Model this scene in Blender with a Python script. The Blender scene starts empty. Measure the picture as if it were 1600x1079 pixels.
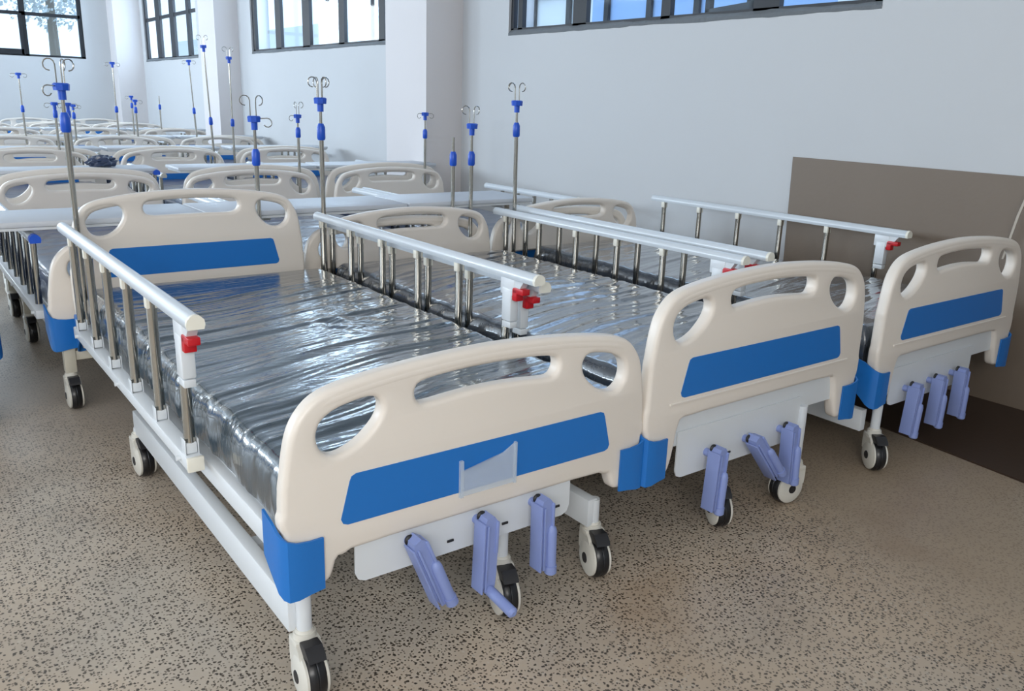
import bpy, bmesh, math, random
from mathutils import Vector, Matrix, noise
random.seed(7)
scn = bpy.context.scene
COL = scn.collection

# ------------------------------------------------------------------ camera
def make_camera():
    f, cx, cy, yaw, pitch, roll = 1312.98, 800.2, 540.0, -0.643955, 0.2805, -0.03225
    fw = Vector((-math.sin(yaw)*math.cos(pitch), math.cos(yaw)*math.cos(pitch), -math.sin(pitch)))
    r = Vector((math.cos(yaw), math.sin(yaw), 0)); d = fw.cross(r)
    r2 = math.cos(roll)*r + math.sin(roll)*d; d2 = -math.sin(roll)*r + math.cos(roll)*d
    cam = bpy.data.cameras.new('camera'); o = bpy.data.objects.new('camera', cam); COL.objects.link(o)
    m = Matrix.Identity(4)
    for i in range(3):
        m[i][0] = r2[i]; m[i][1] = -d2[i]; m[i][2] = -fw[i]
    m[0][3], m[1][3], m[2][3] = -0.508, -1.3683, 1.151
    o.matrix_world = m
    cam.sensor_width = 36; cam.lens = f*36/1600; cam.clip_start = .05; cam.clip_end = 200
    scn.camera = o
make_camera()

# ------------------------------------------------------------------ world and light
scn.view_settings.view_transform = 'Standard'; scn.view_settings.look = 'None'
scn.view_settings.exposure = 0.17; scn.view_settings.gamma = 1.0; scn.view_settings.use_curve_mapping = False
w = bpy.data.worlds.new('sky'); scn.world = w; w.use_nodes = True
bg = w.node_tree.nodes['Background']; bg.inputs[0].default_value = (.62, .80, 1.0, 1); bg.inputs[1].default_value = 1.75
def area(name, loc, rot, sx, sy, power, col, spread=180):
    l = bpy.data.lights.new(name, 'AREA'); l.shape = 'RECTANGLE'; l.size = sx; l.size_y = sy
    l.energy = power; l.color = col; l.spread = math.radians(spread)
    o = bpy.data.objects.new(name, l); o.location = loc; o.rotation_euler = rot; COL.objects.link(o); return o
H = math.pi/2
# daylight entering by the windows of the left wall (out of view), the near wall and the far end
for i, y in enumerate((-1.8, 2.6, 7.0, 11.2)):
    area('daylight_left', (-6.9, y, 2.25), (0, -H, 0), 1.25, 2.9, (54, 62, 215, 310)[i], ((.92, .95, 1.0), (.86, .93, 1.0), (.74, .87, 1.0), (.72, .86, 1.0))[i])
area('daylight_near', (-2.3, -3.35, 2.2), (H, 0, 0), 3.0, 1.2, 100, (1.0, .95, .88))
area('daylight_far', (-1.6, 14.05, 2.25), (-H, 0, 0), 3.4, 1.2, 130, (.80, .91, 1.0))
for y, ly, p in ((2.3, 2.8, 12), (7.0, 3.5, 60), (12.2, 2.7, 80)):
    area('daylight_right', (3.42, y, 2.25), (0, H, 0), 1.2, ly, p, (.72, .86, 1.0)).data.cycles.is_portal = False

# ------------------------------------------------------------------ materials
def mat(name, col, rough=.5, metal=0, coat=0, bump=None, spec=.5):
    m = bpy.data.materials.new(name); m.use_nodes = True; nt = m.node_tree; b = nt.nodes['Principled BSDF']
    b.inputs['Base Color'].default_value = (*col, 1); b.inputs['Roughness'].default_value = rough
    b.inputs['Metallic'].default_value = metal; b.inputs['Coat Weight'].default_value = coat
    b.inputs['Coat Roughness'].default_value = .08; b.inputs['Specular IOR Level'].default_value = spec
    if bump:
        sc, st = bump
        t = nt.nodes.new('ShaderNodeTexCoord'); n = nt.nodes.new('ShaderNodeTexNoise'); n.inputs['Scale'].default_value = sc
        n.inputs['Detail'].default_value = 3
        bp = nt.nodes.new('ShaderNodeBump'); bp.inputs['Strength'].default_value = st; bp.inputs['Distance'].default_value = .01
        nt.links.new(t.outputs['Object'], n.inputs['Vector']); nt.links.new(n.outputs['Fac'], bp.inputs['Height'])
        nt.links.new(bp.outputs['Normal'], b.inputs['Normal'])
    return m
def srgb(h):
    c = [int(h[i:i+2], 16)/255 for i in (0, 2, 4)]
    return tuple(x/12.92 if x <= .04045 else ((x+.055)/1.055)**2.4 for x in c)
M = {}
M['cream'] = mat('cream plastic', srgb('e8e0d6'), .36, bump=(30, .03))
M['blue'] = mat('blue plastic', srgb('1f73c4'), .36)
M['bluegrip'] = mat('bright blue plastic', srgb('1c55c8'), .35)
M['white'] = mat('white enamelled steel', srgb('dde2e6'), .32)
M['rail'] = mat('pale grey aluminium rail in film', srgb('cfd6dc'), .34, coat=.3)
M['cap'] = mat('ivory end cap', srgb('ece9dc'), .4)
M['steel'] = mat('polished stainless steel', srgb('b3b0a8'), .16, metal=1)
M['lav'] = mat('lavender plastic', srgb('8a9ad0'), .42)
M['red'] = mat('red plastic', srgb('c41420'), .35)
M['tyre'] = mat('black rubber', (.012, .012, .014), .3)
M['black'] = mat('black plastic', (.015, .015, .018), .45)
M['caster'] = mat('off-white caster plastic', srgb('d9d6cc'), .4)
M['beige'] = mat('beige painted steel', srgb('cdc8b8'), .45)
M['table'] = mat('white laminate table top', srgb('c6cbd2'), .4)
M['wall'] = mat('white emulsion wall', srgb('c9cbcd'), .75, bump=(4, .12))
M['column'] = mat('warm white column paint', srgb('dcd8d8'), .75, bump=(4, .1))
M['ceil'] = mat('white ceiling', srgb('e6e8ea'), .8)
M['frame'] = mat('dark steel window frame', srgb('1d2026'), .55)
M['sill'] = mat('rough grey mortar sill', srgb('6f7478'), .85, bump=(40, .6))
M['hard'] = mat('taupe brown fibreboard', srgb('786a5c'), .55, bump=(60, .05))
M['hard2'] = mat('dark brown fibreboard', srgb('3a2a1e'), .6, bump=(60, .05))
M['tape'] = mat('pale packing tape', srgb('b8aea0'), .4)
M['facade'] = mat('pale blue rendered wall outside', srgb('9fbfea'), .8)
M['facadeW'] = mat('white rendered wall outside', srgb('e8eef2'), .8)
M['facadeB'] = mat('strong blue painted wall outside', srgb('3a6fc8'), .8)
M['leaf'] = mat('pale green foliage', srgb('c9d0d2'), .9)

def floor_mat():
    m = mat('speckled terrazzo', (.3, .28, .25), .38); nt = m.node_tree; b = nt.nodes['Principled BSDF']; L = nt.links.new
    tc = nt.nodes.new('ShaderNodeTexCoord')
    def noi(s, d=3):
        n = nt.nodes.new('ShaderNodeTexNoise'); n.inputs['Scale'].default_value = s; n.inputs['Detail'].default_value = d
        L(tc.outputs['Object'], n.inputs['Vector']); return n
    def ramp(inp, stops):
        r = nt.nodes.new('ShaderNodeValToRGB'); e = r.color_ramp.elements
        e[0].position, e[0].color = stops[0][0], (*stops[0][1], 1); e[1].position, e[1].color = stops[1][0], (*stops[1][1], 1)
        for p, c in stops[2:]: x = e.new(p); x.color = (*c, 1)
        L(inp, r.inputs['Fac']); return r
    def mix(fac, a, c, typ='MIX'):
        x = nt.nodes.new('ShaderNodeMix'); x.data_type = 'RGBA'; x.blend_type = typ
        for s, v in ((0, fac), (6, a), (7, c)):
            if hasattr(v, 'type') and hasattr(v, 'node'): L(v, x.inputs[s])
            else: x.inputs[s].default_value = v
        return x.outputs[2]
    base = ramp(noi(.9, 4).outputs['Fac'], [(.35, srgb('bfb6a9')), (.62, srgb('beab95'))])
    cloud = ramp(noi(3.2, 5).outputs['Fac'], [(.38, (.86, .86, .86)), (.66, (1.06, 1.05, 1.03))])
    c = mix(1.0, base.outputs[0], cloud.outputs[0], 'MULTIPLY')
    # distorted cells: each stone chip is a cell whose random value is high
    def chips(scale, thr, size, dark, c, amt=.9):
        dn = noi(scale*1.1, 2)
        ad = nt.nodes.new('ShaderNodeVectorMath'); ad.operation = 'SCALE'; ad.inputs['Scale'].default_value = .9/scale
        L(dn.outputs['Color'], ad.inputs[0])
        a2 = nt.nodes.new('ShaderNodeVectorMath'); a2.operation = 'ADD'; L(tc.outputs['Object'], a2.inputs[0]); L(ad.outputs[0], a2.inputs[1])
        v = nt.nodes.new('ShaderNodeTexVoronoi'); v.inputs['Scale'].default_value = scale; v.voronoi_dimensions = '2D'
        L(a2.outputs[0], v.inputs['Vector'])
        sep = nt.nodes.new('ShaderNodeSeparateColor'); L(v.outputs['Color'], sep.inputs[0])
        r1 = ramp(sep.outputs[0], [(thr, (0, 0, 0)), (thr+.02, (1, 1, 1))])
        r2 = ramp(v.outputs['Distance'], [(size*.7, (1, 1, 1)), (size, (0, 0, 0))])
        f = nt.nodes.new('ShaderNodeMath'); f.operation = 'MULTIPLY'; L(r1.outputs[0], f.inputs[0]); L(r2.outputs[0], f.inputs[1])
        f2 = nt.nodes.new('ShaderNodeMath'); f2.operation = 'MULTIPLY'; f2.inputs[1].default_value = amt; L(f.outputs[0], f2.inputs[0])
        dc = ramp(sep.outputs[1], [(0, dark[0]), (1, dark[1])])
        return mix(f2.outputs[0], c, dc.outputs[0])
    c = chips(92, .54, .34, (srgb('302b27'), srgb('544c43')), c, .96)
    c = chips(150, .62, .36, (srgb('3b352e'), srgb('645a4c')), c, .85)
    c = chips(80, .86, .36, (srgb('bdb2a4'), srgb('c9c0b0')), c, .6)
    # dust veil towards some patches; its darker right-hand tint also paints in fading light
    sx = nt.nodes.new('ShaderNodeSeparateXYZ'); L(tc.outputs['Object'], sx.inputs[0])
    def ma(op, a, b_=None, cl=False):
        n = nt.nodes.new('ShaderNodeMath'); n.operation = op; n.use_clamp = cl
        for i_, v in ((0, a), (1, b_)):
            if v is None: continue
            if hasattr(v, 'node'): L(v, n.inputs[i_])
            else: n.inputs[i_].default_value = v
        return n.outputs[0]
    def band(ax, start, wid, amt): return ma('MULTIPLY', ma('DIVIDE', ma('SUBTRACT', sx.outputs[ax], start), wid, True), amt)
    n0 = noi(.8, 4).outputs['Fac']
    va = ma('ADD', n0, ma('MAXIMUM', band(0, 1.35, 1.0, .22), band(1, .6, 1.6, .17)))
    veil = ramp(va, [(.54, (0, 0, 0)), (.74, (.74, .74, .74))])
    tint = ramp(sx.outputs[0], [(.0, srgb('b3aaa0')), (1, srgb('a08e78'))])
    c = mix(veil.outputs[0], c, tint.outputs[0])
    rust = ramp(noi(1.7, 5).outputs['Fac'], [(.60, (0, 0, 0)), (.74, (.35, .35, .35))])
    c = mix(rust.outputs[0], c, (*srgb('8d7257'), 1))
    L(c, b.inputs['Base Color'])
    rr = ramp(noi(2.0, 4).outputs['Fac'], [(.3, (.3, .3, .3)), (.7, (.5, .5, .5))]); L(rr.outputs[0], b.inputs['Roughness'])
    return m
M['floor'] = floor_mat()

def wrap_mat(name, col, k=1.0):
    m = mat(name, col, .5, coat=.0); nt = m.node_tree; b = nt.nodes['Principled BSDF']; L = nt.links.new
    b.inputs['Roughness'].default_value = .22; b.inputs['Specular IOR Level'].default_value = .7
    b.inputs['Coat Weight'].default_value = 1.0; b.inputs['Coat Roughness'].default_value = .03; b.inputs['Coat IOR'].default_value = 1.58
    tc = nt.nodes.new('ShaderNodeTexCoord'); prev = None
    for sx, sy, sc, st, rot in ((1.2, 9, 3.0, .16*k, -.2), (2.0, 14, 7, .12*k, -.12), (6, 9, 6, .05*k, .5)):
        mp = nt.nodes.new('ShaderNodeMapping'); mp.inputs['Scale'].default_value = (sx, sy, 3); mp.inputs['Rotation'].default_value = (0, 0, rot)
        L(tc.outputs['Object'], mp.inputs['Vector'])
        n = nt.nodes.new('ShaderNodeTexNoise'); n.inputs['Scale'].default_value = sc; n.inputs['Detail'].default_value = 2; n.inputs['Distortion'].default_value = .6
        L(mp.outputs[0], n.inputs['Vector'])
        bp = nt.nodes.new('ShaderNodeBump'); bp.inputs['Strength'].default_value = st; bp.inputs['Distance'].default_value = .006
        L(n.outputs['Fac'], bp.inputs['Height'])
        if prev: L(prev, bp.inputs['Normal'])
        prev = bp.outputs['Normal']
    L(prev, b.inputs['Normal']); L(prev, b.inputs['Coat Normal'])
    return m
M['wrap'] = wrap_mat('dark slate mattress in clear film', srgb('2f3f4a'))
M['wrap2'] = wrap_mat('dark grey mattress in clear film', srgb('383f49'), .8)
M['wrapblue'] = wrap_mat('navy mattress in clear film', srgb('2f3c58'), .6)
for k_, v_ in (('Coat Weight', .35), ('Roughness', .32), ('Specular IOR Level', .4)): M['wrapblue'].node_tree.nodes['Principled BSDF'].inputs[k_].default_value = v_

def glass_mat(name, col, refl):
    m = bpy.data.materials.new(name); m.use_nodes = True; nt = m.node_tree; nt.nodes.clear(); L = nt.links.new
    o = nt.nodes.new('ShaderNodeOutputMaterial'); t = nt.nodes.new('ShaderNodeBsdfTransparent'); g = nt.nodes.new('ShaderNodeBsdfGlossy')
    t.inputs[0].default_value = (*col, 1); g.inputs['Roughness'].default_value = .03
    fr = nt.nodes.new('ShaderNodeFresnel'); fr.inputs[0].default_value = refl
    mx = nt.nodes.new('ShaderNodeMixShader'); 
    ge = nt.nodes.new('ShaderNodeNewGeometry'); mu = nt.nodes.new('ShaderNodeMath'); mu.operation = 'MULTIPLY'; iv = nt.nodes.new('ShaderNodeMath'); iv.operation = 'SUBTRACT'; iv.inputs[0].default_value = 1
    L(ge.outputs['Backfacing'], iv.inputs[1]); L(iv.outputs[0], mu.inputs[0]); L(fr.outputs[0], mu.inputs[1]); L(mu.outputs[0], mx.inputs[0]); L(t.outputs[0], mx.inputs[1]); L(g.outputs[0], mx.inputs[2]); L(mx.outputs[0], o.inputs[0])
    return m
M['glass'] = glass_mat('window glass', (.93, .97, 1), 1.5)
M['pocket'] = glass_mat('clear plastic pocket', (.72, .80, .88), 1.6)
def film():
    m = bpy.data.materials.new('frosted clear film'); m.use_nodes = True; nt = m.node_tree; b = nt.nodes['Principled BSDF']
    b.inputs['Base Color'].default_value = (.75, .85, .95, 1); b.inputs['Alpha'].default_value = .38; b.inputs['Roughness'].default_value = .2
    return m
M['film'] = film()

# ------------------------------------------------------------------ mesh helpers
class MB:
    def __init__(s): s.bm = bmesh.new()
    def _xf(s, vs, loc, rot):
        m = Matrix.Translation(loc)
        if rot is not None: m = m @ (rot if isinstance(rot, Matrix) else Matrix.Rotation(rot, 4, 'Z'))
        bmesh.ops.transform(s.bm, matrix=m, verts=vs)
    def box(s, x0, x1, y0, y1, z0, z1, bev=0, rot=None, at=None, seg=2):
        r = bmesh.ops.create_cube(s.bm, size=1); vs = r['verts']
        bmesh.ops.scale(s.bm, vec=(x1-x0, y1-y0, z1-z0), verts=vs)
        bmesh.ops.translate(s.bm, vec=((x0+x1)/2, (y0+y1)/2, (z0+z1)/2), verts=vs)
        if bev:
            es = list({e for v in vs for e in v.link_edges})
            q = bmesh.ops.bevel(s.bm, geom=es, offset=bev, segments=seg, affect='EDGES', profile=.5)
            vs = list({v for f in q['faces'] for v in f.verts} | {v for v in vs if v.is_valid})
        if at is not None or rot is not None: s._xf(vs, at or (0, 0, 0), rot)
        return s
    def tube(s, pts, r, n=10, cap=True, closed=False, flat=1.0):
        pts = [Vector(p) for p in pts]; rings = []; N = len(pts)
        up0 = None
        for i, p in enumerate(pts):
            a = pts[(i-1) % N] if (i or closed) else p; b = pts[(i+1) % N] if (i < N-1 or closed) else p
            t = (b-a).normalized()
            if up0 is None:
                up0 = Vector((0, 0, 1)) if abs(t.z) < .9 else Vector((0, 1, 0))
            u = (up0 - t*up0.dot(t)).normalized(); up0 = u; v = t.cross(u)
            rr = r[i] if isinstance(r, (list, tuple)) else r
            rings.append([s.bm.verts.new(p + u*math.cos(2*math.pi*k/n)*rr + v*math.sin(2*math.pi*k/n)*rr*flat) for k in range(n)])
        rg = range(N if closed else N-1)
        for i in rg:
            A, B = rings[i], rings[(i+1) % N]
            for k in range(n): s.bm.faces.new((A[k], A[(k+1) % n], B[(k+1) % n], B[k]))
        if cap and not closed:
            s.bm.faces.new(rings[0][::-1]); s.bm.faces.new(rings[-1])
        return s
    def cyl(s, p0, p1, r0, r1=None, n=14):
        return s.tube([p0, p1], [r0, r0 if r1 is None else r1], n)
    def prism(s, poly, axis, a, b):
        """poly in the two other axes, extruded along axis from a to b"""
        def P(u, v, t): return {'x': (t, u, v), 'y': (u, t, v), 'z': (u, v, t)}[axis]
        A = [s.bm.verts.new(P(u, v, a)) for u, v in poly]; B = [s.bm.verts.new(P(u, v, b)) for u, v in poly]
        n = len(poly)
        s.bm.faces.new(A); s.bm.faces.new(B[::-1])
        for k in range(n): s.bm.faces.new((A[(k+1) % n], A[k], B[k], B[(k+1) % n]))
        return s
    def ball(s, c, r, sx=1, sy=1, sz=1):
        q = bmesh.ops.create_uvsphere(s.bm, u_segments=12, v_segments=8, radius=r)
        bmesh.ops.scale(s.bm, vec=(sx, sy, sz), verts=q['verts']); bmesh.ops.translate(s.bm, vec=c, verts=q['verts']); return s
    def add(s, me, mtx=None):
        b2 = bmesh.new(); b2.from_mesh(me)
        if mtx: b2.transform(mtx)
        t = bpy.data.meshes.new('t'); b2.to_mesh(t); s.bm.from_mesh(t); b2.free(); bpy.data.meshes.remove(t); return s
    def mesh(s, name, m, smooth=True):
        bmesh.ops.recalc_face_normals(s.bm, faces=s.bm.faces)
        me = bpy.data.meshes.new(name); s.bm.to_mesh(me); s.bm.free()
        me.materials.append(m)
        if smooth:
            for p in me.polygons: p.use_smooth = True
            try: me.set_sharp_from_angle(angle=math.radians(38))
            except Exception: pass
        return me
    def obj(s, name, m, parent=None, smooth=True, loc=None):
        return link(name, s.mesh(name, m, smooth), parent, loc)
def link(name, me, parent=None, loc=None):
    o = bpy.data.objects.new(name, me); COL.objects.link(o)
    if parent: o.parent = parent
    if loc: o.location = loc
    return o
def thing(name, label, cat, loc=(0, 0, 0), rz=0, group=None):
    o = bpy.data.objects.new(name, None); COL.objects.link(o); o.location = loc; o.rotation_euler = (0, 0, rz)
    o.empty_display_size = .1; tag(o, label, cat, group); return o
def tag(o, label, cat, group=None):
    o['label'] = label; o['category'] = cat
    if group: o['group'] = group
    return o
def struct(o): o['kind'] = 'structure'; return o
def copy_tree(o, parent=None):
    c = o.copy(); COL.objects.link(c)
    if parent: c.parent = parent
    for ch in list(o.children): copy_tree(ch, c)
    return c
def smooth_poly(pts, it=2, closed=True):
    for _ in range(it):
        q = []; n = len(pts)
        for i in range(n if closed else n-1):
            a, b = pts[i], pts[(i+1) % n]
            q += [(a[0]*.75+b[0]*.25, a[1]*.75+b[1]*.25), (a[0]*.25+b[0]*.75, a[1]*.25+b[1]*.75)]
        pts = q if closed else [pts[0]]+q+[pts[-1]]
    return pts
def plate_mesh(name, loops, depth, bev, m, seg=3):
    """flat shape with holes in the XZ plane, thickness along Y from 0 to depth"""
    cu = bpy.data.curves.new(name, 'CURVE'); cu.dimensions = '2D'; cu.fill_mode = 'BOTH'
    for lp in loops:
        sp = cu.splines.new('POLY'); sp.points.add(len(lp)-1); sp.use_cyclic_u = True
        for p, (u, v) in zip(sp.points, lp): p.co = (u, v, 0, 1)
    cu.extrude = depth/2-bev; cu.bevel_depth = bev; cu.bevel_resolution = seg; cu.offset = -bev
    o = bpy.data.objects.new('tmp', cu); COL.objects.link(o); dg = bpy.context.evaluated_depsgraph_get()
    me = bpy.data.meshes.new_from_object(o.evaluated_get(dg)); bpy.data.objects.remove(o); bpy.data.curves.remove(cu)
    me.transform(Matrix(((1, 0, 0, 0), (0, 0, 1, depth/2), (0, 1, 0, 0), (0, 0, 0, 1))))
    bm = bmesh.new(); bm.from_mesh(me); bmesh.ops.remove_doubles(bm, verts=bm.verts, dist=1e-5)
    bmesh.ops.recalc_face_normals(bm, faces=bm.faces); bm.to_mesh(me); bm.free()
    me.materials.clear(); me.materials.append(m); me.name = name
    for p in me.polygons: p.use_smooth = True
    try: me.set_sharp_from_angle(angle=math.radians(40))
    except Exception: pass
    return me

# ------------------------------------------------------------------ room
XW, YB, XL, YN, ZC = 3.2, 14.2, -7.0, -3.5, 3.35
def wall_boxes(mb, axis, c0, c1, a0, a1, z1, holes):
    """wall slab between c0,c1 on its thin axis, from a0 to a1 along, with window holes (b0,b1,zb,zt)"""
    def B(u0, u1, zz0, zz1):
        if u1-u0 < 1e-4: return
        if axis == 'x': mb.box(c0, c1, u0, u1, zz0, zz1)
        else: mb.box(u0, u1, c0, c1, zz0, zz1)
    p = a0
    for b0, b1, zb, zt in sorted(holes):
        B(p, b0, 0, z1); B(b0, b1, 0, zb); B(b0, b1, zt, z1); p = b1
    B(p, a1, 0, z1)
SILL, HEAD = 1.62, 2.88
WR = [(.9, 3.73, SILL, HEAD), (5.21, 8.82, SILL, HEAD), (10.87, 13.6, SILL, HEAD)]
mb = MB(); wall_boxes(mb, 'x', XW, XW+.22, YN, YB+.22, ZC, WR); struct(mb.obj('wall_right', M['wall'], smooth=False))
mb = MB(); wall_boxes(mb, 'y', YB, YB+.22, XL, XW, ZC, [(-.75, 2.43, SILL, HEAD), (-5.0, -2.0, SILL, HEAD)]); struct(mb.obj('wall_back', M['wall'], smooth=False))
mb = MB(); wall_boxes(mb, 'x', XL-.22, XL, YN, YB+.22, ZC, [(y-1.5, y+1.5, SILL, HEAD) for y in (-1.8, 2.6, 7.0, 11.2)]); struct(mb.obj('wall_left', M['wall'], smooth=False))
mb = MB(); wall_boxes(mb, 'y', YN-.22, YN, XL-.22, XW+.22, ZC, [(-3.9, -.7, SILL, HEAD)]); struct(mb.obj('wall_front', M['wall'], smooth=False))
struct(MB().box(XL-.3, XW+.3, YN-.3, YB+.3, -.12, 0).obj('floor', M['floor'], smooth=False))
struct(MB().box(XL-.3, XW+.3, YN-.3, YB+.3, ZC, ZC+.12).obj('ceiling', M['ceil'], smooth=False))
# columns: the near one by the wall, the second one and the corner pier
struct(MB().box(2.88, XW, 4.32, 4.95, 0, ZC).obj('trim_1', M['column'], smooth=False))
struct(MB().box(2.92, XW, 9.25, 9.85, 0, ZC).obj('trim_2', M['column'], smooth=False))
struct(MB().box(2.80, XW, 13.78, YB, 0, ZC).obj('trim_3', M['column'], smooth=False))

def window_x(n, y0, y1, bars, hbar=None, x=XW+.02, thick=.035, sashes=()):
    mb = MB(); z0, z1 = SILL, HEAD; x1 = x+thick
    mb.box(x, x1, y0, y1, z0, z0+.035); mb.box(x, x1, y0, y1, z1-.05, z1)
    for a, b in bars: mb.box(x, x1, a, b, z0, z1)
    for a, b in (hbar or []): mb.box(x+.005, x1-.005, y0, y1, a, b)
    for (ya, yb, dx) in sashes:      # opened casement leaf, hinged along ya and swung outward
        L = math.hypot(yb-ya, dx); ang = math.atan2(dx, yb-ya)
        R = Matrix.Rotation(-ang, 4, 'Z')
        for u0, u1, w0, w1 in ((0, L, z0+.04, z0+.08), (0, .045, z0+.04, z1-.06), (L-.045, L, z0+.04, z1-.06), (0, L, z1-.1, z1-.06)):
            mb.box(0, .03, u0, u1, w0, w1, at=(x+.05, ya, 0), rot=R)
    o = struct(mb.obj('window_%d' % n, M['frame'], smooth=False))
    MB().box(x+.022, x+.028, y0+.01, y1-.01, z0+.03, z1-.03).obj('pane', M['glass'], o, smooth=False)
    mb = MB()                         # ragged mortar line along the sill
    k = 60; prev = None
    for i in range(k+1):
        y = y0+(y1-y0)*i/k; t = .022+.02*noise.noise(Vector((y*2.3, n*3.1, 0)))+.008*noise.noise(Vector((y*11, n, 5)))
        r = [mb.bm.verts.new((XW-.003, y, z0-max(t*.5, .002))), mb.bm.verts.new((XW-.003, y, z0+.004)), mb.bm.verts.new((x+.004, y, z0+.012+t*.6)), mb.bm.verts.new((XW+.02, y, z0-.02))]
        if prev:
            for j in range(4): mb.bm.faces.new((prev[j], prev[(j+1) % 4], r[(j+1) % 4], r[j]))
        prev = r
    mb.obj('mortar_sill', M['sill'], o)
    return o
window_x(1, .9, 3.73, [(.9, .95), (1.47, 1.60), (1.60, 1.63), (2.21, 2.28), (2.93, 3.06), (3.60, 3.65), (3.70, 3.73)], sashes=((1.66, 2.14, .16),))
window_x(2, 5.21, 8.82, [(5.21, 5.24), (5.60, 5.71), (6.40, 6.52), (7.20, 7.38), (7.97, 8.12), (8.74, 8.82)], sashes=((5.72, 6.38, .22), (6.54, 7.18, .12)))
window_x(3, 10.87, 13.6, [(10.87, 10.90), (11.24, 11.38), (11.98, 12.20), (12.72, 12.96), (13.50, 13.6)], hbar=[(2.20, 2.25)])
mb = MB(); yb = YB+.03
mb.box(-.75, 2.43, yb, yb+.05, SILL, SILL+.03); mb.box(-.75, 2.43, yb, yb+.05, HEAD-.05, HEAD)
for a, b in ((-.75, -.70), (.42, .48), (1.555, 1.635), (2.37, 2.43)): mb.box(a, b, yb, yb+.05, SILL, HEAD)
mb.box(-.7, 2.4, yb, yb+.05, 2.22, 2.27); mb.box(.48, 1.56, yb-.03, yb+.02, SILL+.02, SILL+.10); mb.box(1.53, 1.58, yb-.03, yb+.02, SILL+.02, 2.24)
w4 = struct(mb.obj('window_4', M['frame'], smooth=False))
MB().box(-.7, 2.4, yb+.022, yb+.028, SILL+.02, HEAD-.02).obj('pane', M['glass'], w4, smooth=False)
def plain_window(n, axis, c, a0, a1):
    mb = MB()
    def B(u0, u1, z0, z1, d=.05):
        if axis == 'x': mb.box(c, c+d, u0, u1, z0, z1)
        else: mb.box(u0, u1, c, c+d, z0, z1)
    B(a0, a1, SILL, SILL+.04); B(a0, a1, HEAD-.04, HEAD)
    for k in range(5): u = a0+(a1-a0-.05)*k/4; B(u, u+.05, SILL, HEAD)
    o = struct(mb.obj('window_%d' % n, M['frame'], smooth=False))
    mb = MB()
    if axis == 'x': mb.box(c+.02, c+.026, a0, a1, SILL, HEAD)
    else: mb.box(a0, a1, c+.02, c+.026, SILL, HEAD)
    mb.obj('pane', M['glass'], o, smooth=False)
plain_window(5, 'y', YB+.12, -5.0, -2.0)
for i, y in enumerate((-1.8, 2.6, 7.0, 11.2)): plain_window(6+i, 'x', XL-.2, y-1.5, y+1.5)
plain_window(10, 'y', YN-.18, -3.9, -.7)

# what stands outside the right-hand windows
b = thing('building', 'pale blue and white building wall seen outside the right-hand windows', 'building', (7.2, 6, 0))
MB().box(0, .3, -9, -4.05, 0, 6).obj('blue_wall', M['facadeB'], b, smooth=False)
MB().box(0, .3, -4.05, 1.4, 0, 6).obj('wall_section', M['facade'], b, smooth=False)
MB().box(0, .3, 1.4, 20, 0, 2.6).obj('parapet', M['facadeW'], b, smooth=False)
MB().box(-.03, .02, -3.3, -2.2, 2.0, 2.9).obj('white_panel', M['facadeW'], b, smooth=False)
mb = MB()
for k in range(7): mb.box(-.05, -.01, -1.2+k*.75, -1.12+k*.75, 2.1, 3.6)
mb.box(-.06, -.02, -1.3, 3.6, 2.55, 2.62)
mb.obj('railing', M['frame'], b, smooth=False)
def tree(name, label, loc, r, seed):
    t = thing(name, label, 'tree', loc, 0, 'trees beyond the far window'); rr = random.Random(seed); mb = MB()
    for k in range(1400):
        a, e, q = rr.random()*6.283, rr.uniform(-1, 1), rr.random()**.4*r
        c = Vector((math.cos(a)*math.sqrt(1-e*e)*q, math.sin(a)*math.sqrt(1-e*e)*q, 3.3+e*q*.8)); s = rr.uniform(.03, .08)
        d = Vector((rr.uniform(-1, 1), rr.uniform(-1, 1), rr.uniform(-1, 1))).normalized(); e2 = d.orthogonal().normalized(); f = d.cross(e2)
        mb.bm.faces.new([mb.bm.verts.new(c+e2*s), mb.bm.verts.new(c+f*s*.6), mb.bm.verts.new(c-e2*s), mb.bm.verts.new(c-f*s*.6)])
    mb.obj('foliage', M['leaf'], t, smooth=False)
    MB().cyl((0, 0, 0), (0, 0, 3.2), .14, .08).obj('trunk', mat('bark', srgb('8a8278'), .9), t)
tree('tree', 'pale leafy tree beyond the left pane of the far window', (.7, 19.5, 0), 1.3, 1)
tree('tree', 'pale leafy tree beyond the right pane of the far window', (3.0, 20.5, 0), 1.2, 2)
struct(MB().box(-25, 30, -25, 45, -.5, -.13).obj('ground', mat('outdoor ground', srgb('b9b4a8'), .9), smooth=False))

# ------------------------------------------------------------------ bed parts
RIM = [(.468, .43), (.4655, .45), (.462, .47), (.455, .52), (.446, .558), (.434, .583), (.412, .609), (.388, .625), (.355, .636), (.296, .646), (.22, .655), (.137, .661), (.06, .6645), (0, .6655)]
HOLE = [(.395, .539), (.392, .558), (.383, .575), (.356, .591), (.322, .599), (.289, .604), (.269, .601), (.259, .589), (.257, .574), (.265, .553), (.282, .534), (.303, .517), (.324, .506), (.349, .498), (.370, .500), (.388, .515)]
SLOT = [(0, .626), (.08, .6235), (.150, .618), (.176, .612), (.184, .600), (.183, .582), (.172, .568), (.15, .567), (.108, .571), (.05, .575), (0, .576)]
HOLE_H = [(.402, .560), (.400, .583), (.388, .602), (.362, .613), (.328, .620), (.300, .622), (.276, .617), (.264, .603), (.262, .585), (.270, .562), (.286, .541), (.308, .523), (.334, .513), (.360, .512), (.382, .520), (.397, .538)]
SLOT_H = [(0, .643), (.08, .641), (.150, .635), (.178, .628), (.190, .614), (.190, .598), (.180, .584), (.155, .577), (.108, .577), (.05, .578), (0, .578)]
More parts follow.
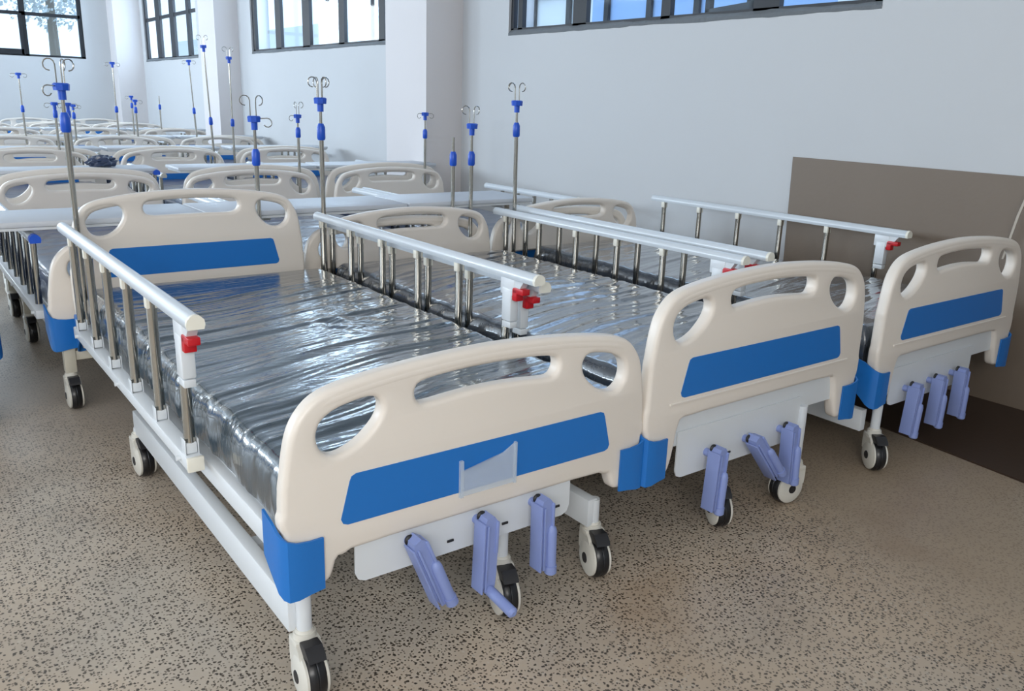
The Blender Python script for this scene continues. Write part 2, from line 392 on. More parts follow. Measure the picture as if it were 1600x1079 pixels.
def end_board(name, s, m, parent, lip=.40, legs=True, sx=1.0, low=.235, high_arch=False, head=False):
    HOLE_, SLOT_ = (HOLE_H, SLOT_H) if head else (HOLE, SLOT)
    top = .005 if head else 0
    """moulded bed end; s lifts the upper part; returns the object (panel etc. are added by the caller)"""
    arch = .294+s if high_arch else .294
    half = [(u, v+s+(top if v > .6 else 0)) for u, v in RIM if v > .44] ; half = half[::-1]          # centre to side
    side = [(.4655, .44+s), (.467, lip+.03), (.4675, lip+.012), (.472, lip+.002), (.471, .372), (.463, .358), (.461, low+.03), (.455, low+.004), (.400, low), (.378, low+.004), (.369, low+.020), (.360, low+.05), (.346, arch-.010), (.325, arch), (0, arch)]
    h = half+side
    if not legs: h = half+[(.4655, .44+s), (.47, lip), (.47, low), (.3, low), (0, low)]
    loop = [(u*sx, v) for u, v in h]+[(-u*sx, v) for u, v in h[::-1][1:-1]]
    loop = smooth_poly(loop, 1)
    holeL = smooth_poly([(-u*sx, v+s) for u, v in HOLE_], 1); holeR = smooth_poly([(u*sx, v+s) for u, v in HOLE_][::-1], 1)
    sl = [(u*sx, v+s) for u, v in SLOT_]; slot = smooth_poly(sl+[(-u, v) for u, v in sl[::-1][1:-1]], 1)
    me = plate_mesh(name, [loop, holeL, holeR, slot], .040, .012, m, 4)
    mb = MB(); mb.add(me)
    # the thick rolled rim that runs up one side, over the top and down the other
    r = .0215 if not head else .0175
    path = []
    half2 = [(u, v+s+(top if v > .6 else 0)) for u, v in RIM[::-1]]; half2.append((.4685, lip+.008))
    full = [(-u*sx, v) for u, v in half2[::-1]][:-1]+[(u*sx, v) for u, v in half2]
    full = smooth_poly(full, 1, closed=False)
    for i, (u, v) in enumerate(full):
        a, b_ = full[max(i-1, 0)], full[min(i+1, len(full)-1)]
        t = Vector((b_[0]-a[0], b_[1]-a[1])).normalized(); n = Vector((t.y, -t.x))   # inward
        path.append((u+n.x*(r+.0005), .020, v+n.y*(r+.0005)))
    rl = [min(r, max(.0150, .0150+(v-(.56+s))*.13)) for _, _, v in path]
    mb.tube(path, rl, 12)
    return mb.obj(name, m, parent)
def inlay(parent, s, sx=1.0, y=0, out=-1, m='blue', half=.34, z0=.351, z1=.455):
    c = .014; a, b_ = half-.008, half+.012
    pts = [(-b_, z0+c), (-b_+c*.3, z0+c*.3), (-b_+c, z0), (b_-c, z0), (b_-c*.3, z0+c*.3), (b_, z0+c), (a, z1-c), (a-c*.3, z1-c*.3), (a-c, z1), (-a+c, z1), (-a+c*.3, z1-c*.3), (-a, z1-c)]
    return MB().prism([(u*sx, v+s) for u, v in pts], 'y', y+out*.0015, y+.008).obj('blue_inlay', M[m], parent)
def bumper_mesh(side, foot):
    """blue corner guard, side=-1 left / +1 right, foot: faces -y, else +y"""
    plan = [(.079, -.006, .341, .231), (.050, -.009, .342, .229), (.024, -.011, .346, .225), (.006, -.008, .352, .224), (-.002, .003, .357, .227), (-.006, .018, .365, .235), (-.007, .04, .376, .255), (-.007, .085, .386, .29)]
    mb = MB(); out = []; inn = []
    for i, (x, y, zt, zb) in enumerate(plan):
        a, b_ = plan[max(i-1, 0)], plan[min(i+1, len(plan)-1)]
        t = Vector((b_[0]-a[0], b_[1]-a[1])).normalized(); n = Vector((t.y, -t.x))*-1
        if n.dot(Vector((.03-x, .06-y))) < 0: n = -n
        xi, yi = x+n.x*.005, y+n.y*.005
        def T(px, py): return ((px if side < 0 else -px), (py if foot else -py))
        out.append([mb.bm.verts.new((*T(x, y), zb)), mb.bm.verts.new((*T(x, y), zt))])
        inn.append([mb.bm.verts.new((*T(xi, yi), zb)), mb.bm.verts.new((*T(xi, yi), zt))])
    F = mb.bm.faces.new
    for i in range(len(plan)-1):
        o0, o1, i0, i1 = out[i], out[i+1], inn[i], inn[i+1]
        F((o0[0], o1[0], o1[1], o0[1])); F((i0[0], i0[1], i1[1], i1[0])); F((o0[1], o1[1], i1[1], i0[1])); F((o0[0], i0[0], i1[0], o1[0]))
    for e in (0, -1): F((out[e][0], out[e][1], inn[e][1], inn[e][0]))
    return mb.mesh('corner_guard', M['blue'])
BM = {(s, f): bumper_mesh(s, f) for s in (-1, 1) for f in (True, False)}

def caster_meshes():
    R, W = .053, .0165
    # wheel at origin axis x, contact z=-R ; swivel stem offset +y .028
    mb = MB(); prof = [(-W, R*.80), (-W, R*.93), (-W*.6, R), (-W*.12, R), (0, R*.97), (W*.12, R), (W*.6, R), (W, R*.93), (W, R*.80)]
    n = 28; rings = [[mb.bm.verts.new((x, r*math.cos(2*math.pi*k/n), r*math.sin(2*math.pi*k/n))) for k in range(n)] for x, r in prof]
    for i in range(len(rings)-1):
        for k in range(n): mb.bm.faces.new((rings[i][k], rings[i][(k+1) % n], rings[i+1][(k+1) % n], rings[i+1][k]))
    mb.bm.faces.new(rings[0]); mb.bm.faces.new(rings[-1][::-1])
    wheel = mb.mesh('wheel', M['tyre'])
    mb = MB()
    for s in (-1, 1):     # moulded cheeks covering the wheel's flanks
        rr = [(W+.001, R*.90), (W+.006, R*.90), (W+.011, R*.72), (W+.013, R*.3), (W+.013, 0.0001)]
        rg = [[mb.bm.verts.new((s*x, r*math.cos(2*math.pi*k/n), r*math.sin(2*math.pi*k/n))) for k in range(n)] for x, r in rr]
        for i in range(len(rg)-1):
            for k in range(n): mb.bm.faces.new((rg[i][k], rg[i][(k+1) % n], rg[i+1][(k+1) % n], rg[i+1][k]))
        x = s*(W+.005)   # arm rising to the crown
        pts = [(.046, .0), (.050, .045), (.046, .066), (.010, .066), (-.012, .050), (-.020, .02)]
        mb.prism(smooth_poly(pts, 1), 'x', x-.004, x+.004)
    mb.box(-W-.010, W+.010, .006, .050, .052, .068, .004); mb.cyl((0, .028, .066), (0, .028, .080), .024, .022, 20); mb.cyl((0, .028, .08), (0, .028, .086), .019, .017, 20)
    fork = mb.mesh('caster', M['caster'])
    mb = MB(); mb.prism([(-.020, .049), (.010, .058), (.006, .071), (-.022, .073), (-.040, .060), (-.045, .050), (-.032, .052)], 'x', -W-.0015, W+.0015)
    pedal = mb.mesh('brake_pedal', M['black'])
    hub = [MB().cyl((s*(W+.0125), 0, 0), (s*(W+.0145), 0, 0), .014, .013, 18).mesh('hub_cap', M['black']) for s in (-1, 1)]
    return wheel, fork, pedal, hub, R
WH, FK, PD, HB, CR = caster_meshes()
def caster(parent, x, y, rz=0, pedal=True):
    """x,y: where the stem stands"""
    f = link('caster', FK, parent); c, s = math.cos(rz), math.sin(rz)
    f.location = (x+s*.028, y-c*.028, CR); f.rotation_euler = (0, 0, rz)
    link('wheel', WH, f)
    for h in HB: link('hub_cap', h, f)
    if pedal: link('brake_pedal', PD, f)
    return f

def rail_meshes(length):
    # D-section top bar along +y from 0
    sec = [(-.016, 0), (.016, 0), (.019, .010), (.017, .020), (.009, .028), (0, .031), (-.009, .028), (-.017, .020), (-.019, .010)]
    mb = MB(); mb.prism(sec, 'y', 0.004, length); top = mb.mesh('side_rail', M['rail'])
    mb = MB(); mb.prism([(x*1.03, z*1.03) for x, z in sec], 'y', -.006, .004); cap = mb.mesh('end_cap', M['cap'])
    mb = MB(); mb.prism([(x*1.03, z*1.03) for x, z in sec], 'y', -.03, .004); capb = mb.mesh('end_cap', M['bluegrip'])
    return top, cap, capb
RT, RC, RCB = rail_meshes(1.49)
mb = MB(); mb.box(-.013, .013, -.034, .034, -.05, 0, .003).box(-.015, .015, -.021, .023, -.128, -.03, .004).box(-.013, .013, -.020, .022, -.148, -.130, .002)
mb.prism([(-.075, 0), (-.03, 0), (-.03, -.06)], 'x', -.011, .011)
BRK = mb.mesh('lock_bracket', M['white'])
mb = MB(); mb.box(-.0135, .0135, -.066, -.016, -.040, -.022, .003).box(-.0135, .0135, -.036, -.014, -.062, -.026, .003)
LEV = mb.mesh('release_lever', M['red'])
def post_mesh(lean, zb, zt): return MB().cyl((0, lean, zb), (0, 0, zt), .0125, n=14).mesh('post', M['steel'])
CLIP = MB().box(-.014, .014, -.011, .011, -.03, .004, .003).mesh('clip', M['cap'])
mb = MB(); mb.box(-.012, .012, -.013, .013, 0, .026, .003); mb.box(-.015, -.0135, -.016, .016, -.004, .034, .0005); mb.box(.0135, .015, -.016, .016, -.004, .034, .0005)
SOCK = mb.mesh('post_socket', M['white'])
POSTM = {}
def side_rail(parent, x, y0, ztop=.664, zb=.345, spacing=.248, first=.125, n=6, lean=.0, detail=True, capmat=RC, length=None, base=True, side=-1, film=False):
    top = link('side_rail', RT, parent); top.location = (x, y0, ztop)
    if length: top.scale = (1, length/1.49, 1)
    k = 1 if not length else 1.49/length
    def sub(name, me, dy, dz, dx=0):
        o = link(name, me, top); o.location = (dx, dy*k, dz); o.scale = (1, k, 1); return o
    sub('end_cap', capmat, 0, 0)
    key = (lean, round(zb-ztop, 3))
    if key not in POSTM: POSTM[key] = post_mesh(lean, zb+.02-ztop, -.004)
    for i in range(n):
        dy = first+i*spacing
        sub('post', POSTM[key], dy, 0)
        if detail:
            if i: sub('clip', CLIP, dy, 0)
            sub('post_socket', SOCK, dy+lean, zb-ztop)
    if detail:
        sub('lock_bracket', BRK, first-.02, 0); sub('release_lever', LEV, first-.03, 0)
    if base:
        ya = first-.03+lean; yb = first+(n-1)*spacing+.06+lean
        b_ = MB().box(-.018, .018, ya, yb, zb-.034-ztop, zb-.002-ztop, .003)
        for dy in (ya+.05, (ya+yb)/2, yb-.08): b_.cyl((side*.018, dy, zb-.018-ztop), (side*.028, dy, zb-.018-ztop), .006, n=8)
        m2 = b_.mesh('rail_base', M['white']); sub('rail_base', m2, 0, 0)
        if detail: sub('base_cap', MB().box(-.0185, .0185, ya-.008, ya+.002, zb-.035-ztop, zb-.001-ztop, .002).mesh('base_cap', M['cap']), 0, 0)
    return top

def crank(parent, x, z, tilt, y=-.004, unfold=0):
    """tilt about y: positive swings the arm's lower end to +x"""
    e = MB()
    e.cyl((0, .02, 0), (0, -.012, 0), .011, n=16)
    e.prism(smooth_poly([(-.020, .024), (.016, .030), (.020, -.03), (.019, -.142), (.010, -.152), (-.016, -.150), (-.020, -.05)], 1), 'y', -.046, -.010)
    e.box(-.012, -.007, -.051, -.045, -.146, .010, .001); e.box(-.021, -.017, -.051, -.010, -.150, .016, .001)
    e.box(.012, .019, -.050, -.012, -.06, .016, .002)
    o = e.obj('crank', M['lav'], parent, loc=(x-.004, y, z+.008)); o.rotation_euler = (0, -tilt, 0)
    h = MB()
    if not unfold:
        h.tube([(0, 0, 0), (0, 0, .088), (0, 0, .098), (0, 0, .103)], [.0125, .0125, .010, .004], 12).tube([(0, 0, -.022), (0, 0, -.018), (0, 0, .001)], [.010, .0145, .0145], 12)
        hh = h.obj('crank_handle', M['lav'], o, loc=(.013, -.046, -.142))
    else:
        h.tube([(0, 0, 0), (0, 0, .10), (0, 0, .106)], [.0125, .0125, .006], 12)
        hh = h.obj('crank_handle', M['lav'], o, loc=(.004, -.032, -.146)); hh.rotation_euler = (math.radians(96), 0, 0)
    MB().ball((0, -.012, .004), .012, 1, .5, 1).obj('pivot_cap', M['black'], o, loc=(-.006, -.002, .016))
    return o

def crank_plate(parent, x0, x1, z0, z1, upper=None):
    c = .022
    pts = [(x0, z1), (x0, z0+c), (x0+c*.3, z0+c*.3), (x0+c, z0), (x1-c, z0), (x1-c*.3, z0+c*.3), (x1, z0+c), (x1, z1)]
    mb = MB().prism(pts, 'y', .010, .014)
    if upper: mb.box(upper[0], upper[1], .016, .03, upper[2], upper[3], .002)
    o = mb.obj('crank_plate', M['white'], parent, smooth=False)
    for fx in (.40, .66, .93):
        x = x0+(x1-x0)*fx
        MB().box(x-.008, x+.008, .007, .011, z0+.026, z0+.031).obj('slot_mark', M['black'], o, smooth=False)
    return o

def wrinkle(x, y, k, seed):
    """height of the wrapped film at a point of the mattress top: long folds running mostly across the bed"""
    warp = .5*noise.noise(Vector((x*1.6, y*1.4, seed)))
    q = Vector((x*.45+seed, y*8.0-x*1.9+warp*1.8, seed)); a = max(0, 1-abs(noise.noise(q))*3.4)**1.7
    q2 = Vector((x*.8+seed*2, y*20-x*4.6+warp*3.6, seed+4)); b_ = max(0, 1-abs(noise.noise(q2))*3.0)**1.5
    q3 = Vector((x*1.6+seed, y*46-x*10+warp*8, seed+8)); d_ = max(0, 1-abs(noise.noise(q3))*2.6)
    c = noise.noise(Vector((x*2.1+seed, y*2.2, 9)))
    lump = max(0, 1-((x-.62)/.24)**2-((y-.93)/.22)**2)      # crumpled patch of film
    e = lump*noise.noise(Vector((x*18, y*20, seed)))*.006
    return k*(.010*a*(.6+.5*c)+.0042*b_*(.6+.5*warp)+(.0016*d_)+.006*c+e)
def mattress_mesh(name, W, L, T, m, nx, ny, k, seed, smooth_from=None):
    """rounded slab 0..W, 0..L, 0..T with wrapped wrinkles"""
    mb = MB(); r = .028; bm = mb.bm
    xs = []; zs = []
    prof = [(0, .012), (-.002, T*.35), (.0, T*.7), (.006, T-.016), (.016, T-.005)]
    def ring(y, inset, zsc):
        row = []
        for px, pz in prof: row.append((px+inset, y, pz*zsc))
        for i in range(nx+1): row.append((r+inset*.6+(W-2*r-inset*1.2)*i/nx, y, T*zsc))
        for px, pz in prof[::-1]: row.append((W-px-inset, y, pz*zsc))
        return row
    rows = [ring(.0, .012, .45), ring(-.002, .004, .8), ring(.010, .0, .97)]
    for j in range(ny+1): rows.append(ring(.022+(L-.044)*j/ny, 0, 1))
    rows += [ring(L-.010, .0, .97), ring(L+.002, .004, .8), ring(L, .012, .45)]
    V = []
    for row in rows:
        vr = []
        for (x, y, z) in row:
            f = 1.0
            if smooth_from: f = 1-.93*min(1, max(0, (y-smooth_from)/.18))
            ed = min(1, max(0, min(x, W-x, y, L-y)/.06)); f *= .35+.65*ed
            if z > T*.8: z += wrinkle(x, y, k*f, seed)
            else:
                s = wrinkle(z*1.2, y*.8+x, k*1.0, seed+3)*.7; x += s*(1 if x > W/2 else -1); 
            vr.append(bm.verts.new((x, y, z)))
        V.append(vr)
    for j in range(len(V)-1):
        for i in range(len(V[0])-1): bm.faces.new((V[j][i], V[j][i+1], V[j+1][i+1], V[j+1][i]))
        bm.faces.new((V[j][-1], V[j][0], V[j+1][0], V[j+1][-1]))
    bm.faces.new(V[0]); bm.faces.new(V[-1][::-1])
    me = mb.mesh(name, m)
    return me

def bed(label, x0, y0, L=1.9, s=0.0, hs=.025, hx=0, hsx=.925, kind='crank', cranks=(), plate=None, upper=None, lip=.40, rails=(), legs='tube', casters=(), chassis=None, pocket=False, yaw=0, group=None, high=False, hinlay=True, short=False):
    t = thing('hospital_bed', label, 'bed', (x0, y0, 0), yaw, group)
    fb = end_board('footboard', s, M['cream'], t, lip=lip, high_arch=high); fb.location = (.47, 0, 0)
    inlay(fb, s)
    if s > .05:   # moulded ridges over and under the coloured inlay
        MB().tube([(-.39, -.002, lip+.012), (.39, -.002, lip+.012)], .0035, 6).obj('ridge', M['cream'], fb)
    if pocket:
        p = MB().box(-.079, .064, -.008, -.0045, .343, .40); 
        p.prism([(-.079, .40), (-.03, .398), (-.02, .402), (.03, .42), (.064, .438), (.064, .40)], 'y', -.008, -.0045)
        p.box(-.082, -.074, -.010, -.003, .341, .425).box(.060, .066, -.010, -.003, .341, .438)
        p.obj('document_pocket', M['film'], fb, smooth=False)
    hb = end_board('headboard', hs, M['cream'], t, lip=lip+hs, legs=True, sx=hsx, head=True); hb.location = (.47+hx, L, 0)
    if hinlay: inlay(hb, hs+.012, sx=hsx)
    for sd, xx in ((-1, 0), (1, .94)):
        o = link('corner_guard', BM[(sd, True)], t, (xx, 0, 0)); 
        if legs != 'none': o = link('corner_guard', BM[(sd, False)], t, (xx+hx+(1 if sd < 0 else -1)*.47*(1-hsx), L+.040, 0))
    # platform: rectangular frame tubes, slatted deck
    mb = MB()
    for xx in (.004, .904): mb.box(xx, xx+.032, .05, L-.02, .292, .342, .004)
    for yy in (.055, .6, 1.2, L-.06): mb.box(.03, .91, yy, yy+.03, .296, .332)
    mb.obj('platform_frame', M['white'], t)
    mb = MB(); mb.box(.03, .91, .06, L-.03, .334, .346, .002); mb.obj('deck', M['white'], t, smooth=False)
    # chassis under it
    if chassis:
        mb = MB(); ya, yb = chassis
        for xx in (.016, .80):
            mb.box(xx, xx+.03, ya if (xx < .1 or not short) else .9, yb, .131, .205, .003)
        mb.box(.03, .82, yb-.06, yb-.02, .135, .19, .003)
        mb.box(.10, .14, yb-.05, yb-.01, .19, .30).box(.72, .76, yb-.05, yb-.01, .19, .30)
        mb.box(.10, .14, .30, .34, .19, .30).box(.72, .76, .30, .34, .19, .30).box(.03, .82, .30, .34, .14, .19)
        mb.obj('chassis', M['white'], t)
    for (cx, cy, rz, ztop) in casters:
        caster(t, cx, cy, rz)
        if legs == 'square': MB().box(cx-.02, cx+.02, cy-.02, cy+.02, .136, ztop, .003).obj('leg', M['beige'], t)
        else: MB().cyl((cx, cy, .134), (cx, cy, ztop), .0155, n=18).obj('leg', M['white'], t)
    if legs == 'square':
        ys = sorted({round(c[1], 2) for c in casters})
        for yy in (ys[0], ys[-1]): MB().box(.06, .88, yy-.012, yy+.012, .18, .215, .002).obj('crossbar', M['beige'], t)
    if plate: crank_plate(t, *plate, upper=upper)
    for c in cranks: crank(t, *c)
    for r in rails: side_rail(t, **r)
    return t

def caster_spot(wx, wy, rz):   # wheel contact -> stem
    return wx-math.sin(rz)*.028, wy+math.cos(rz)*.028

# ------------------------------------------------------------------ the three front beds
cA = [(*caster_spot(.043, -.003, -.06), -.06, .222), (*caster_spot(.529, .012, -.28), -.28, .30), (*caster_spot(.82, .02, -.30), -.30, .200), (*caster_spot(.030, 1.235, .05), .05, .15), (*caster_spot(.82, 1.225, .0), .0, .15)]
bedA = bed('cream and blue hospital bed with a clear pocket on its footboard', 0, 0, s=0, hs=.135, hx=-.046, hsx=.925,
    lip=.39, plate=(.151, .713, .208, .31), cranks=((.277, .262, math.radians(22)), (.447, .262, math.radians(-2), -.004, 1), (.602, .262, math.radians(1))),
    casters=cA, chassis=(.035, 1.27), pocket=True,
    rails=(dict(x=-.030, y0=.355, ztop=.684, zb=.372, spacing=.245, first=.11, lean=.0),
           dict(x=.928, y0=.43, ztop=.664, zb=.345, spacing=.257, first=.15, side=1)))
cB = [(*caster_spot(.36, .03, -.5), -.5, .31), (*caster_spot(.653, .016, -1.75), -1.75, .31), (.05, 1.5, 0, .3), (.86, 1.5, 0, .3)]
bedB = bed('middle cream and blue front hospital bed, its middle crank swung sideways', .938, -.008, s=.09, hs=.025, hx=-.03, hsx=.925, high=True, hinlay=False,
    lip=.418, plate=(.135, .667, .208, .34), upper=(.08, .86, .30, .405), cranks=((.256, .252, math.radians(-3)), (.418, .256, math.radians(40)), (.575, .252, math.radians(3))),
    casters=cB, chassis=None, yaw=.004,
    rails=(dict(x=.045, y0=.475, ztop=.632, zb=.345, spacing=.257, first=.13), dict(x=.935, y0=.47, ztop=.636, zb=.345, spacing=.255, first=.13, side=1)))
cC = [(*caster_spot(.060, -.008, -.6), -.6, .225), (.05, 1.23, 0, .15), (.81, 1.23, 0, .15)]
bedC = bed('right-hand cream and blue front hospital bed beside the brown board', 1.996, .002, s=.09, hs=.025, hx=-.115, hsx=.925, high=True, hinlay=False,
    lip=.418, plate=(.12, .667, .208, .34), upper=(.08, .86, .30, .405), cranks=((.218, .250, math.radians(-5)), (.375, .252, math.radians(-2)), (.530, .254, math.radians(0))),
    casters=cC, chassis=(.035, 1.27), short=True,
    rails=(dict(x=-.022, y0=.44, ztop=.645, zb=.345, spacing=.255, first=.14), dict(x=.955, y0=.475, ztop=.655, zb=.345, spacing=.255, first=.13, side=1)))
def put_mattress(me, label, x, y, z=.347, rz=0, group='film-wrapped mattresses on the front beds'):
    o = link('mattress', me); o.location = (x, y, z); o.rotation_euler = (0, 0, rz); tag(o, label, 'mattress', group); return o
put_mattress(mattress_mesh('mattress', .895, 1.80, .128, M['wrap'], 100, 320, 1.0, 3.0, 1.42), 'dark slate mattress in wrinkled clear film on the left front bed', .022, .055)
put_mattress(mattress_mesh('mattress', .87, 1.80, .134, M['wrap2'], 70, 260, .8, 8.0), 'dark grey film-wrapped mattress on the middle front bed', .975, .06)
put_mattress(mattress_mesh('mattress', .86, 1.78, .134, M['wrap2'], 70, 260, .8, 15.0), 'dark grey film-wrapped mattress on the right front bed beside the board', 2.02, .07)

# ------------------------------------------------------------------ the rows behind: one bed built, then copied
def rail_far(side, y0): return dict(x=(.006 if side < 0 else .918), y0=y0, ztop=.60, zb=.345, spacing=.17, length=.95, first=.08, n=5, detail=False, side=side)
def far_bed(s_): return bed('', 0, 0, L=1.86, s=s_, hs=.035, hx=-0.0, hsx=.925, lip=.38, legs='square',
    casters=((.05, .02, 0, .30), (.87, .02, 0, .30), (.05, 1.06, 0, .30), (.87, 1.06, 0, .30), (.05, 1.62, 0, .30), (.87, 1.62, 0, .30)),
    rails=(rail_far(-1, .42), rail_far(1, .42)))
fm = mattress_mesh('mattress', .85, 1.76, .11, M['wrapblue'], 24, 60, .8, 21.0)
rows = [
    ('second', 1.985, (-1.19, -.085, .885, 1.86)),
    ('third', 4.17, (-.04, 1.01, 1.98)),
    ('fourth', 6.29, (.06, 1.03, 2.06)),
    ('fifth', 8.27, (.22, 1.195, 2.17)),
    ('sixth', 10.20, (.17, 1.145, 2.12)),
    ('seventh', 12.12, (.03, 1.005, 1.98)),
]
names3 = ['left-hand', 'middle', 'right-hand']; names4 = ['far left', 'left-hand', 'middle', 'right-hand']
proto = None; tall = False; capped = None
behind = {'second': 'directly behind the front beds', 'third': 'behind the second row', 'fourth': 'halfway down the ward', 'fifth': 'by the second column', 'sixth': 'near the far windows', 'seventh': 'against the far wall'}
for rn, y0, xs in rows:
    nm = names4 if len(xs) == 4 else names3
    for nme, x0 in zip(nm, xs):
        if rn != 'second' and nme == nm[0] and not tall:
            proto = far_bed(.045); tall = True; b_ = proto
        elif proto is None: proto = far_bed(-.02); b_ = proto
        else: b_ = copy_tree(proto)
        b_.location = (x0, y0, 0); b_['label'] = 'cream %s hospital bed of the %s row, %s' % (nme, rn, behind[rn]); b_['group'] = 'hospital beds in the rows behind'
        o = put_mattress(fm, 'dark film-wrapped mattress on the %s bed of the %s row' % (nme, rn), x0+.035, y0+.06, group='mattresses on the beds in the rows behind')
        if rn == 'second' and nme == 'left-hand':
            # this bed carries a short blue-capped guard rail on the aisle side
            for ch in list(b_.children):
                if ch.name.startswith('side_rail') and ch.location.x < .3:
                    for g in list(ch.children): bpy.data.objects.remove(g)
                    bpy.data.objects.remove(ch)
            side_rail(b_, x=-.012, y0=.06, ztop=.62, zb=.36, spacing=.19, first=.05, n=7, lean=.03, detail=False, capmat=RCB, length=1.3)

        if rn == 'third' and nme == 'left-hand':
            capped = b_
side_rail(capped, x=.918, y0=.06, ztop=.655, zb=.345, spacing=.1, first=.04, n=3, detail=False, capmat=RCB, length=.3)
def bundle(label, loc, r):
    q = MB(); bmesh.ops.create_icosphere(q.bm, subdivisions=4, radius=1)
    for v in q.bm.verts:
        n = noise.noise(v.co*2.6+Vector(loc)); n2 = noise.noise(v.co*7+Vector(loc))
        v.co = Vector((v.co.x*r*1.5, v.co.y*r*1.1, v.co.z*r*.75))*(1+.28*n+.14*n2)
        v.co.z = max(v.co.z, -r*.5)
    o = q.obj('wrapped_bundle', M['wrapblue']); o.location = loc; return tag(o, label, 'bundle')
bundle('crumpled dark blue film-wrapped bundle lying on the white table tops of the third row', (.60, 4.36, .695+.032), .055)

# overbed tables lying across the foot of the beds of each row
def table(label, x0, y0, W, D, z, group='white overbed tables laid across the beds', rz=0):
    t = thing('overbed_table', label, 'table', (x0, y0, z), rz, group)
    MB().box(0, W, 0, D, .012, .034, .006).obj('table_top', M['table'], t)
    MB().box(.012, W-.012, .012, D-.012, 0, .013, .003).obj('edge_frame', M['white'], t)
    for x in (.12, W-.16): MB().box(x, x+.03, .03, D-.03, -.02, .002).obj('bracket', M['steel'], t, smooth=False)
    return t
tz = .661
T0 = [('left-hand', -.42, 2.04, .93), ('second from the left', .52, 2.03, .90), ('third from the left', 1.43, 2.03, .72)]
for nme, x, y, W in T0: table('white overbed table top across the foot of the second row, %s' % nme, x, y, W, .36, tz)
for rn, y0, xs in rows[1:5]:
    nm = names4 if len(xs) == 4 else names3
    for nme, x0 in zip(nm, xs): table('white overbed table top across the foot of the %s bed of the %s row' % (nme, rn), x0, y0+.045, .93, .30, tz)

# ------------------------------------------------------------------ drip stands
HOOK = {}
def hook_mesh(up):
    pts = []
    if up:
        pts = [(0, 0, 0), (0, 0, .055)]
        for k in range(9): a = math.pi*(.0+k*.19); pts.append((.019-.019*math.cos(a), 0, .062+.019*math.sin(a)))
    else:
        pts = [(0, 0, 0), (.03, 0, .002)]
        for k in range(8): a = math.pi*(.5-k*.19); pts.append((.032+.017*math.cos(a), 0, -.015+.017*math.sin(a)))
    return MB().tube(pts, .0023, 6).mesh('hook', M['steel'])
HU, HD = hook_mesh(True), hook_mesh(False)
def iv_pole(label, x, y, zb, zc, zt, hooks=(0, 90, 180, 270), down=(), lean=(0, 0), group='stainless drip stands in the beds'):
    t = thing('iv_pole', label, 'drip stand', (x, y, zb), 0, group)
    t.rotation_euler = (lean[1], lean[0], 0)
    MB().cyl((0, 0, 0), (0, 0, zc-zb), .0095, n=12).obj('lower_tube', M['steel'], t)
    MB().cyl((0, 0, zc-zb), (0, 0, zt-zb), .0062, n=10).obj('upper_tube', M['steel'], t)
    MB().tube([(0, 0, zc-zb-.035), (0, 0, zc-zb-.028), (0, 0, zc-zb+.015), (0, 0, zc-zb+.03)], [.013, .0165, .0165, .010], 12).obj('height_lock', M['bluegrip'], t)
    if hooks or down:
        mb = MB().tube([(0, 0, zt-zb-.05), (0, 0, zt-zb-.018)], [.0125, .013], 12)
        mb.tube([(0, 0, zt-zb-.02), (0, 0, zt-zb+.0), (0, 0, zt-zb+.004)], [.025, .027, .022], 8)
        mb.obj('hook_hub', M['bluegrip'], t)
    for a in hooks:
        r = math.radians(a); o = link('hook', HU, t, (.013*math.cos(r), .013*math.sin(r), zt-zb)); o.rotation_euler = (0, 0, r)
    for a in down:
        r = math.radians(a); o = link('hook', HD, t, (.022*math.cos(r), .022*math.sin(r), zt-zb-.006)); o.rotation_euler = (0, 0, r)
    return t
iv_pole('chrome drip stand at the head of the left front bed, nearest the aisle', .018, 1.872, .30, 1.045, 1.165, (150, 20, 60), (210,))
iv_pole('four-hooked chrome drip stand between the heads of the left and middle front beds', .936, 1.872, .30, 1.02, 1.145, (185, 20, 95, 275))
iv_pole('four-hooked chrome drip stand between the heads of the middle and right front beds', 1.917, 1.872, .30, 1.035, 1.160, (180, 5, 100, 280), lean=(-.01, 0))
iv_pole('drip stand seen through the left front headboard, two hooks raised', .706, 1.985, .33, .915, 1.068, (160, 25), (320,))
iv_pole('short drip tube with no hooks behind the middle front headboard', 1.622, 1.965, .33, .90, .993, ())
iv_pole('drip stand with two raised hooks beside the hookless tube behind the middle front bed', 1.723, 1.965, .33, .90, 1.052, (170, 15))
iv_pole('drip stand behind the second row with one hook dropped to the left', 1.720, 3.99, .0, .927, 1.035, (20, 90), (200,))
iv_pole('drip stand before the near column, both hooks lowered', 2.675, 3.99, .0, .923, 1.065, (), (190, 0))
iv_pole('tall drip stand at the second column, the left one of the tall pair', 1.835, 6.08, .33, .93, 1.53, (170, 20), lean=(-.035, 0))
iv_pole('tall drip stand at the second column, the right one of the tall pair', 1.999, 6.08, .33, .918, 1.45, (170, 20))
iv_pole('tall drip stand beneath the far right window, no hooks up', 2.33, 8.20, .33, .97, 1.48, (), (0, 180), lean=(-.04, 0))
iv_pole('drip tube without hooks under the left end of the far right window', 2.46, 10.16, .33, .97, 1.10, ())
iv_pole('tall drip stand before the far corner pier', 1.53, 8.20, .33, .968, 1.42, (), (0, 180))
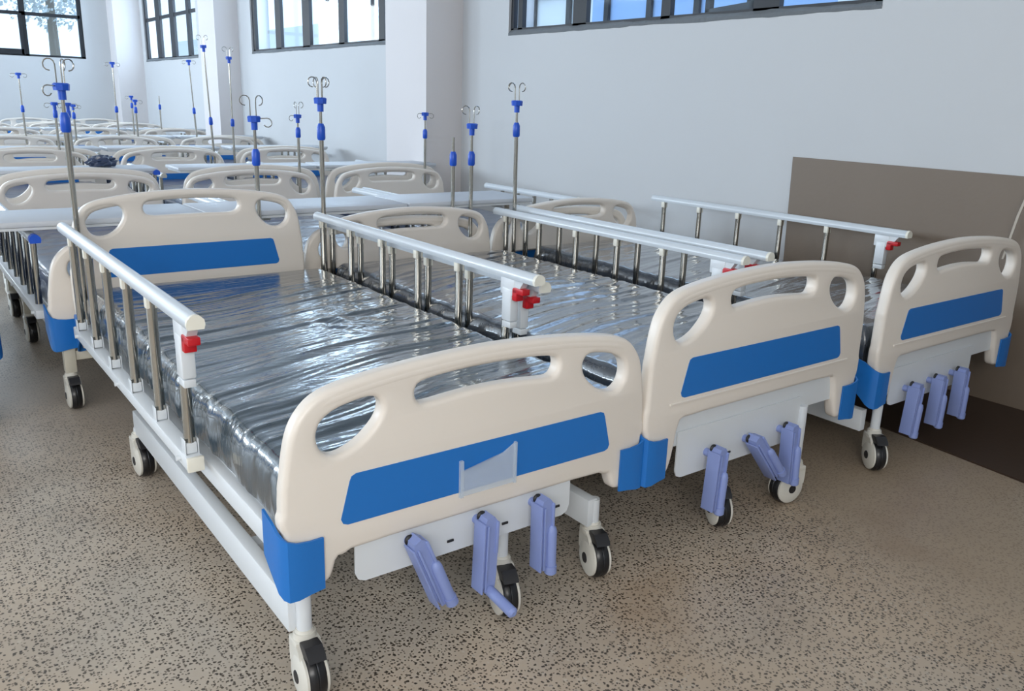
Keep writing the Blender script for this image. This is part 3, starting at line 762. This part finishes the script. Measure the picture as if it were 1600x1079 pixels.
iv_pole('low drip stand before the far corner pier with a hook to the right', 1.715, 8.20, .33, .965, 1.062, (), (0,))
iv_pole('furthest drip stand, just left of the low one at the corner pier', 2.13, 10.16, .33, .98, 1.09, (), (180,))
iv_pole('drip stand below the left pane of the far window', .688, 8.20, .33, .956, 1.28, (), (0, 180))
iv_pole('drip stand just left of the nearest one, far down the ward', .655, 6.18, .33, .966, 1.045, (), (0, 180))
iv_pole('drip stand just right of the nearest one, far down the ward', .748, 6.18, .33, .967, 1.043, (), (0, 180))
iv_pole('slim drip tube right of the nearest one, by the fifth row', 1.13, 8.20, .33, .90, 1.0, (), (0,))

# ------------------------------------------------------------------ brown boards at the right
mb = MB(); t_ = .006
p = [(3.155, .0), (3.165, .30), (3.178, .60), (3.192, .925)]
yb0, yb1 = -1.6, 1.26
nseg = 12
for (xa, za), (xb, zb) in zip(p[:-1], p[1:]):
    pass
vs = []
for x, z in p:
    lo = yb1-.06*(1-z/.925)
    vs.append([mb.bm.verts.new((x-t_, yb0, z)), mb.bm.verts.new((x-t_, lo, z+ (.012 if z > .9 else 0))), mb.bm.verts.new((x, lo, z+(.012 if z > .9 else 0))), mb.bm.verts.new((x, yb0, z))])
for a, b_ in zip(vs[:-1], vs[1:]):
    for k in range(4): mb.bm.faces.new((a[k], a[(k+1) % 4], b_[(k+1) % 4], b_[k]))
mb.bm.faces.new(vs[0]); mb.bm.faces.new(vs[-1][::-1])
bd = mb.obj('fibreboard_sheet', M['hard'], smooth=False)
tag(bd, 'taupe brown sheet of board leaning on the wall behind the right front bed', 'board')
MB().prism([(.118, .885), (.126, .885), (.150, .78), (.176, .60), (.168, .60), (.140, .78)], 'x', 3.146, 3.150).obj('tape_edge', M['tape'], bd, smooth=False)
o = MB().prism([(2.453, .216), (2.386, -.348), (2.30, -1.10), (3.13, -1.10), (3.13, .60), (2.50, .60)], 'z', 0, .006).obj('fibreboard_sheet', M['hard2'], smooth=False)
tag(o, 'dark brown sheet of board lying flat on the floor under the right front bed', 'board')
